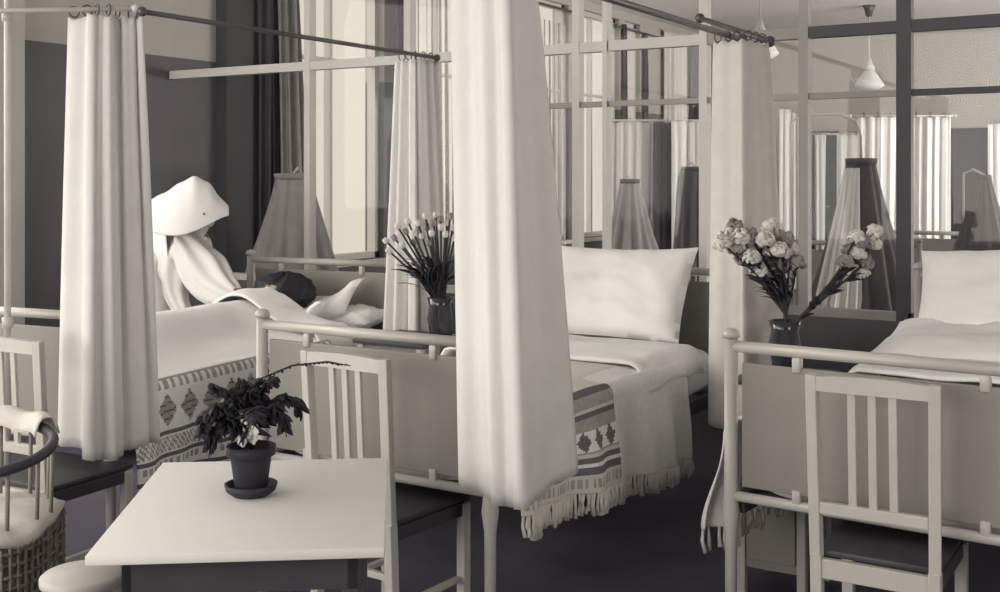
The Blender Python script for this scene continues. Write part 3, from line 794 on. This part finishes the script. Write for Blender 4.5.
def loft(path, seg=22, folds=0, famp=0.0, m=None, name='cloth', parent=None, cap=False):
    # path: (centre, radius_a along image right, radius_b along depth)
    bm = bmesh.new(); rows = []
    n = len(path)
    for i, (c, ra, rb) in enumerate(path):
        t = (Vector(path[min(i+1, n-1)][0])-Vector(path[max(i-1, 0)][0])).normalized()
        s = t.cross(fv); s = s.normalized() if s.length > .05 else rv; g = s.cross(t).normalized()
        rows.append([bm.verts.new(Vector(c)+s*ra*math.cos(2*PI*k/seg)*(1+famp*math.sin(folds*2*PI*k/seg))+g*rb*math.sin(2*PI*k/seg)*(1+famp*math.sin(folds*2*PI*k/seg))) for k in range(seg)])
    for i in range(n-1):
        for k in range(seg): bm.faces.new((rows[i][k], rows[i][(k+1) % seg], rows[i+1][(k+1) % seg], rows[i+1][k]))
    if cap: bm.faces.new(rows[0]); bm.faces.new(rows[-1])
    o = obj(name, bm, m, parent); solid(o, .006, 1); subsurf(o, 1); return o
loft([(N(199, 233, 5.98), .060, .055), (N(196, 238, 5.99), .10, .08), (N(190, 247, 6.02), .145, .11), (N(180, 262, 6.07), .165, .14), (N(167, 282, 6.13), .17, .15), (ft+Vector((0, 0, 1.0)), .18, .16), (ft+Vector((0, 0, .6)), .25, .22), (ft+Vector((0, 0, .10)), .32, .28)], 44, 11, .03, M['habit'], 'habit', nu_)
# wide sleeves
loft([(N(185, 243, 5.95), .07, .08), (N(191, 252, 5.90), .085, .09), (N(197, 263, 5.86), .105, .09), (N(205, 274, 5.82), .125, .085), (N(214, 283, 5.77), .115, .08), (N(223, 289, 5.72), .09, .07), (N(231, 293, 5.68), .065, .055), (N(238, 296, 5.64), .04, .04)], 48, 7, .10, M['habit'], 'sleeve', nu_)
loft([(N(182, 241, 6.0), .07, .08), (N(179, 252, 6.0), .085, .085), (N(176, 266, 5.97), .09, .085), (N(174, 280, 5.93), .083, .08), (N(176, 296, 5.88), .058, .06), (N(181, 307, 5.84), .045, .045), (N(185, 314, 5.81), .04, .04)], 40, 6, .09, M['habit'], 'sleeve', nu_)
# hands with five fingers, reaching to the sheet
def hand(root, fwd, side, m, parent, curl=.5):
    fwd = fwd.normalized(); side = (side-fwd*side.dot(fwd)).normalized(); up = side.cross(fwd)
    if up.z < 0: up = -up
    V = [(root, .022), (root+fwd*.035, (.030, .016)), (root+fwd*.07, (.034, .014))]; E = [(0, 1), (1, 2)]
    for k, (o, l) in enumerate(((-.026, .062), (-.009, .072), (.009, .068), (.025, .052))):
        b = len(V); V.append((root+fwd*.078+side*o, .0088))
        V.append((root+fwd*(.078+l*.5)+side*o*1.15-up*.006, .0082)); V.append((root+fwd*(.078+l*.78)+side*o*1.2-up*(.012+.02*curl), .0075)); V.append((root+fwd*(.078+l*.92)+side*o*1.2-up*(.022+.03*curl), .0068))
        E += [(2, b), (b, b+1), (b+1, b+2), (b+2, b+3)]
    b = len(V); V.append((root+fwd*.03-side*.034, .0105)); V.append((root+fwd*.06-side*.052-up*.01, .009)); V.append((root+fwd*.082-side*.052-up*.02, .008)); E += [(1, b), (b, b+1), (b+1, b+2)]
    return skin('hand', V, E, m, parent, 1)
hand(N(238, 294, 5.62), rv*.8-Vector((0, 0, .5))-fv*.2, fv, M['skin'], nu_)
hand(N(185, 313, 5.80), rv*.8-Vector((0, 0, .25))-fv*.3, fv, M['skin'], nu_)
# face under the cap, turned down towards the patient
fc = N(203, 207, 5.92)
bm = bmesh.new(); ball(bm, fc, .082, .85, .95, 1.15, 18, 12, rot=Euler((0, math.radians(35), TH)))
ball(bm, fc+rv*.075-Vector((0, 0, .035))-fv*.01, .016, 1, 1, 1.3, 8, 6)
ball(bm, fc-Vector((0, 0, .075))+rv*.03, .03, 1, 1, 1, 8, 6)
obj('head', bm, M['skin'], nu_)
bm = bmesh.new()
for s in (-1, 1): ball(bm, fc+rv*.070-fv*.028*s-Vector((0, 0, .012)), .008, 1, 1.3, .7, 8, 6)
obj('eyes', bm, M['eye'], nu_)
bm = bmesh.new(); ball(bm, fc+rv*.055-Vector((0, 0, .065)), .012, 1, 1.8, .5, 8, 6); obj('mouth', bm, M['lips'], nu_)
bm = bmesh.new(); lathe(bm, [(.10, 0), (.115, .008), (.085, .03), (.062, .05)], 28); o = obj('collar', bm, M['starched'], nu_); o.location = N(193, 241, 6.0); o.rotation_euler = (0, math.radians(30), TH); solid(o, .004)
# the winged cap: arched starched shell along an axis from the back (left) to a pointed brim (right)
def capf(u, v):
    s = u; px = 146+83*s; axis_y = 214+(-6)*s+14*math.sin(PI*min(1, s*1.05))*(1-s)**.3
    H = [(0, 12), (.2, 27), (.4, 40), (.58, 45), (.75, 33), (.9, 11), (1, 1)]
    for i in range(len(H)-1):
        if H[i][0] <= s <= H[i+1][0]:
            t = (s-H[i][0])/(H[i+1][0]-H[i][0]); h = H[i][1]+(H[i+1][1]-H[i][1])*(t*t*(3-2*t)*.4+t*.6); break
    W = .15*(math.sin(PI*min(1, .12+.80*s)))**.6
    a = PI*v
    x = math.cos(a); zz = math.sin(a)
    # near side hangs lower than the far side
    low = 10*ss(0, 1, x)*(1-.8*s)
    top_y = axis_y+6-(h+6)*zz**.8+low*(1-zz)
    return N(px, top_y, 5.93-x*W)
bm = bmesh.new(); grid(bm, 30, 22, capf); o = obj('cap', bm, M['starched'], nu_); solid(o, .005); subsurf(o, 1)
bm = bmesh.new(); grid(bm, 8, 8, lambda u, v: N(146+18*v+6*u*v, 214+70*u, 6.0-.12*(v*2-1)+.03*u)); o = obj('veil', bm, M['starched'], nu_); solid(o, .004)
bm = bmesh.new(); ball(bm, N(204, 214, 5.79), .006); obj('cap_pin', bm, M['rod'], nu_)

# ================================================================== nursery
def crib(px, d, tz, tw, bw, label, m, zr=.70, dark_top=True, arm=False, square=False, mslot=None):
    b = pxd(px, d)
    t = empty('canopied_crib', b, TH, label=label, cat='crib', group=None)
    # cot
    wv, lv = .24, .34
    for sx in (-1, 1):
        for sy in (-1, 1):
            obj('leg', TB([(sx*wv, sy*lv, 0), (sx*wv, sy*lv, zr+.02)], .012, 8), M['rodlight'], t)
    bm = bmesh.new(); box(bm, -wv, wv, -lv, lv, .36, .40, .004)
    for sx in (-1, 1): box(bm, sx*wv-.008, sx*wv+.008, -lv, lv, zr-.02, zr, .003)
    for sy in (-1, 1): box(bm, -wv, wv, sy*lv-.008, sy*lv+.008, zr-.02, zr, .003)
    obj('cot_frame', bm, M['rodlight'], t, smooth=False)
    bm = bmesh.new(); box(bm, -wv+.012, wv-.012, -lv+.012, lv-.012, .401, .52, .03); obj('cot_mattress', bm, M['whitecloth'], t)
    bars = bmesh.new()
    for k in range(9):
        for sy in (-1, 1): tube(bars, [(-wv+.05*k+.04, sy*lv, .39), (-wv+.05*k+.04, sy*lv, zr-.01)], .005, 6)
    for k in range(12):
        for sx in (-1, 1): tube(bars, [(sx*wv, -lv+.055*k+.04, .39), (sx*wv, -lv+.055*k+.04, zr-.01)], .005, 6)
    g = obj('cot_bars', bars, M['rodlight'], t)
    zb = zr-.10
    def cf(u, v):
        a = 2*PI*u; r = tw/2+(bw/2-tw/2)*(v**(1.15 if not square else .35))
        r *= 1+.10*(.3+v)*math.sin(a*13)+.04*math.sin(a*5+v*4)
        return Vector((r*math.cos(a), r*math.sin(a)*.9, tz+(zb-tz)*v))
    bm = bmesh.new(); grid(bm, 104, 22, cf, closed=True); o = obj('canopy', bm, m, t); solid(o, .003)
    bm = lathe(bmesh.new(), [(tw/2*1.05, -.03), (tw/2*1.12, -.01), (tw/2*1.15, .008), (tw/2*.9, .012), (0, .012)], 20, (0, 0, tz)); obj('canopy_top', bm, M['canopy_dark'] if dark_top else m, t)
    if arm:
        obj('canopy_arm', TB([(-.42, .05, 0), (-.42, .05, 1.6), (-.42, .05, 1.78), (-.36, .05, 1.83), (-.12, .03, 1.835), (-.03, .01, 1.79), (0, 0, 1.70), (0, 0, tz)], .009, 8), M['rodlight'], t)
    else:
        obj('canopy_pole', TB([(0, lv, .4), (0, lv, tz+.02), (0, lv*.5, tz+.05), (0, 0, tz+.01)], .008, 8), M['rodlight'], t)
    return t
crib(293, 7.65, 1.46, .225, .68, 'crib with a pale gathered canopy behind the left bed', M['canopy'], zr=.72, dark_top=False)
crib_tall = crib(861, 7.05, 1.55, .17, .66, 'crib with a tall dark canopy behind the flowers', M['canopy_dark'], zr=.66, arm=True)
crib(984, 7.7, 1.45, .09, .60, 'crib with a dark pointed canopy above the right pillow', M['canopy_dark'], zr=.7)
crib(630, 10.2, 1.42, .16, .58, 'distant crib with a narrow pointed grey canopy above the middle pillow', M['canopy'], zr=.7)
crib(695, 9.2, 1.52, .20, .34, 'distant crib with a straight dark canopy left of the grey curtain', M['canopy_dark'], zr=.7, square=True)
# white cloth puts the lit left side onto the tall dark canopy
cd = curtain('lit left side of the tall dark canopy, laid on as white cloth', [pxd(846, 6.95), pxd(852, 6.9), pxd(860, 6.95)], [pxd(806, 6.62), pxd(832, 6.55), pxd(862, 6.72)], 1.50, .50, 5, .008, .016, M['linen'], seed=4, name='lit_side_cloth')
for k in ('label', 'category'): del cd[k]
cd.parent = crib_tall; bpy.context.view_layer.update(); cd.matrix_parent_inverse = crib_tall.matrix_world.inverted()
# nursery bed end seen beyond the partition
nbp = pxd(919, 7.6)
make_bed((nbp.x-.86, nbp.y, 0), math.radians(0), 'iron bed beyond the glass partition, its rail behind the dark canopy', footz=.99, headz=.99, w=.86, L=1.9, metal='grey_and_shaded')
# long white curtains in the nursery
nc = [(779, 791, 14.2, 2.30, .02, 'linen', 'narrow white curtain just right of the grey curtain in the far nursery'),
      (793, 802, 14.6, 2.28, .02, 'linen', 'narrow white curtain beside the partition post in the far nursery'),
      (815, 826, 15.2, 2.02, .02, 'linen', 'thin white curtain strip in front of the dark far doorway'),
      (837, 860, 15.2, 2.02, .02, 'linen', 'white far curtain left of the tall dark canopy'),
      (858, 897, 11.2, 2.04, .02, 'linen', 'white nursery curtain right behind the tall dark canopy'),
      (909, 951, 11.2, 2.04, .02, 'linen', 'broad white nursery curtain right of the dark partition post'),
      (988, 1004, 12.6, 2.04, .02, 'linen', 'white nursery curtain at the right picture edge'),
      (672, 706, 12.0, 2.04, .02, 'linen', 'white nursery curtain left of the grey curtain'),
      (654, 671, 12.1, 2.03, .02, 'drape_dark', 'narrow dark curtain among the white ones in the nursery'),
      (608, 653, 12.2, 2.04, .02, 'linen', 'white nursery curtain behind the narrow grey canopy')]
for i, (a, b, d, zt, zb, m, lb) in enumerate(nc):
    w_ = b-a
    curtain(lb, [pxd(a, d), pxd((a+b)/2, d-.03), pxd(b, d)], [pxd(a, d), pxd((a+b)/2, d-.03), pxd(b, d)], zt, zb, max(2, int(w_/8)), .012, .02, M[m], rings=3 if m == 'linen' else 2, ring_r=.025, seed=i*1.3, nv=14, name='nursery_curtain')
rod('thin white rail carrying the nursery curtains right of the canopy', [P(850, 116, 11.2), P(955, 116, 11.2)], .010, M['rodlight'])
rod('thin white rail above the far dark doorway', [P(802, 134, 15.2), P(862, 134, 15.2)], .012, M['rodlight'])
rod('thin white rail of the nursery curtains left of the grey curtain', [P(604, 120.5, 12.1), P(712, 120.5, 12.1)], .012, M['rodlight'])
# drapes and sheers at the nursery windows
def wall_curtain(y0, y1, z0, z1, folds, m, lb, name='window_drape', x=XL+.12, y0b=None, y1b=None, gather=.03):
    curtain(lb, [(x, y0), (x, (y0+y1)/2), (x, y1)], [(x, y0b if y0b is not None else y0), (x, ((y0b or y0)+(y1b or y1))/2), (x, y1b if y1b is not None else y1)], z1, z0, folds, gather*.7, gather, m, name=name, seed=y0)
wall_curtain(5.98, 6.16, .5, 3.2, 2, M['drape_dark'], 'dark folded drape left of the bright nursery window')
wall_curtain(6.17, 6.40, .5, 3.2, 3, M['canopy'], 'grey folded drape at the left edge of the bright nursery window', y1b=6.55, y0b=6.22)
wall_curtain(7.58, 7.84, 2.1, 3.2, 2, M['drape_dark'], 'short dark drape between two bright nursery windows')
wall_curtain(7.9, 9.15, .6, 3.05, 12, M['sheer'], 'sheer white curtain at the second nursery window', name='window_sheer')
wall_curtain(9.45, 10.6, .6, 3.05, 11, M['sheer'], 'sheer white curtain behind the foreground curtain\'s right edge', name='window_sheer')
wall_curtain(12.16, 12.25, 1.9, 3.24, 2, M['drape_dark'], 'left of the two thin dark drapes on the far window wall', x=XL+.04)
wall_curtain(12.74, 12.86, 1.9, 3.2, 2, M['drape_dark'], 'right of the two thin dark drapes on the far window wall', x=XL+.04)
wall_curtain(13.3, 14.1, 2.0, 3.3, 5, M['linen_grey'], 'grey drape beyond the thin dark drapes on the window wall', x=XL+.04)
wall_curtain(14.2, 15.3, 2.0, 3.3, 6, M['drape_dark'], 'wide dark drape at the far corner of the nursery', x=XL+.04)
for y0, y1, lb in ((6.2, 10.9, 'long curtain rail over the bright nursery windows'), (12.0, 15.4, 'curtain rail over the dark drapes at the nursery corner')):
    rod(lb, [(XL+(.12 if y0 < 10 else .013), y0, 3.2), (XL+(.12 if y0 < 10 else .013), y1, 3.2)], .014, M['rod'])
# pendant lamps
def pendant(px, py, d, s, label):
    c = P(px, py, d)
    t = empty('pendant_lamp', (c.x, c.y, ZC), 0, label=label, cat='lamp')
    z = c.z-ZC
    obj('cord', TB([(0, 0, z+.12*s), (0, 0, -.02)], .008*s, 8), M['rodlight'], t)
    obj('ceiling_rose', lathe(bmesh.new(), [(0.0, -.12*s), (.03*s, -.12*s), (.05*s, -.04*s), (.07*s, -.001), (0, -.001)], 18), M['rod'] if s > 1 else M['rodlight'], t)
    obj('lamp_holder', lathe(bmesh.new(), [(0, .15*s), (.018*s, .15*s), (.035*s, .08*s), (.06*s, .04*s), (.06*s, .0), (0, 0)], 18, (0, 0, z)), M['rodlight'], t)
    o = obj('lamp_shade', lathe(bmesh.new(), [(.05*s, .02*s), (.06*s, .0), (.10*s, -.06*s), (.155*s, -.14*s), (.16*s, -.16*s), (.11*s, -.20*s), (.0, -.22*s)], 22, (0, 0, z)), M['opal'], t)
    return t
pendant(869, 71, 13.0, 1.05, 'opal pendant lamp in the nursery hanging right of centre in its pane')
pendant(760, 36, 8.0, .8, 'pendant lamp whose holder shows just above the grey curtain')

# ================================================================== objects at the lower left
wc = cw(-1.47, 3.12)
wa = empty('wicker_armchair', wc, TH+math.radians(8), label='worn wicker armchair with a curved dark arm at the lower left picture corner', cat='armchair')
def sq(a, r, k=.55): return (r*math.copysign(abs(math.cos(a))**k, math.cos(a)), r*math.copysign(abs(math.sin(a))**k, math.sin(a)))
def ringp(r, z, n=48, k=.55): return [(*sq(2*PI*i/n, r, k), z) for i in range(n+1)]
bm = bmesh.new(); grid(bm, 64, 14, lambda u, v: Vector((*sq(2*PI*u, .235), .22+.27*v)), closed=True); o = obj('woven_apron', bm, M['wicker'], wa); solid(o, .012)
bm = bmesh.new()
for k in range(9): tube(bm, [(x*(1+.02*(-1)**(i+k)), y*(1+.02*(-1)**(i+k)), z) for i, (x, y, z) in enumerate(ringp(.243, .235+.03*k, 64))], .006, 5)
for k in range(48): x, y = sq(2*PI*k/48, .245); tube(bm, [(x, y, .22), (x, y, .49)], .005, 5)
w_ = obj('weave', bm, M['wicker'], wa)
bm = bmesh.new(); grid(bm, 40, 10, lambda u, v: Vector((*[c*(1-v) for c in sq(2*PI*u, .25)], .505+.03*(1-(1-v)**4)+.008*math.sin(u*40)*(1-v))), closed=True)
o = obj('seat_cushion', bm, M['ecru'], wa); solid(o, .02, -1)
for k in range(4):
    a = PI/4+k*PI/2; x, y = sq(a, .215)
    obj('leg', TB([(x, y, .49), (x*1.03, y*1.03, 0)], .016, 8), M['woodmid'], wa)
arc = [(.235*math.cos(a), .23*math.sin(a), .70+.03*math.sin(a)) for a in [math.radians(-95+250*k/30) for k in range(31)]]
obj('arm_hoop', TB(arc, .015, 8), M['wooddark'], wa)
for k in range(0, 31, 3):
    x, y, z = arc[k]; xs, ys = x*.98, y*.98
    obj('spindle', TB([(xs, ys, .49), (x, y, z)], .006, 6), M['woodmid'], wa)
bm = bmesh.new()
def clf(u, v):
    a = math.radians(35+130*u); q = (v-.5)*2; rr = .235+.035*q
    return Vector((rr*math.cos(a), rr*math.sin(a), .718+.03*math.sin(a)+.018-.05*abs(q)**3+.006*math.sin(u*25)))
grid(bm, 40, 16, clf); cl = obj('folded_cloth', bm, M['ecru']); cl.location = wc; cl.rotation_euler = wa.rotation_euler; solid(cl, .005)
tag(cl, 'pale cloth laid over the curved arm of the wicker armchair', 'cloth')
sb_ = P(84, 572, 2.50); zt_ = sb_.z; sb_.z = 0
st = empty('footstool', sb_, 0, label='small white round stool left of the pale-topped table', cat='stool')
obj('seat', lathe(bmesh.new(), [(0, zt_-.03), (.08, zt_-.03), (.092, zt_-.02), (.092, zt_-.006), (.085, zt_), (0, zt_)], 28), M['wood'], st)
for k in range(4):
    a = PI/4+k*PI/2
    obj('leg', TB([(.07*math.cos(a), .07*math.sin(a), zt_-.03), (.11*math.cos(a), .11*math.sin(a), 0)], .012, 8), M['wood'], st)
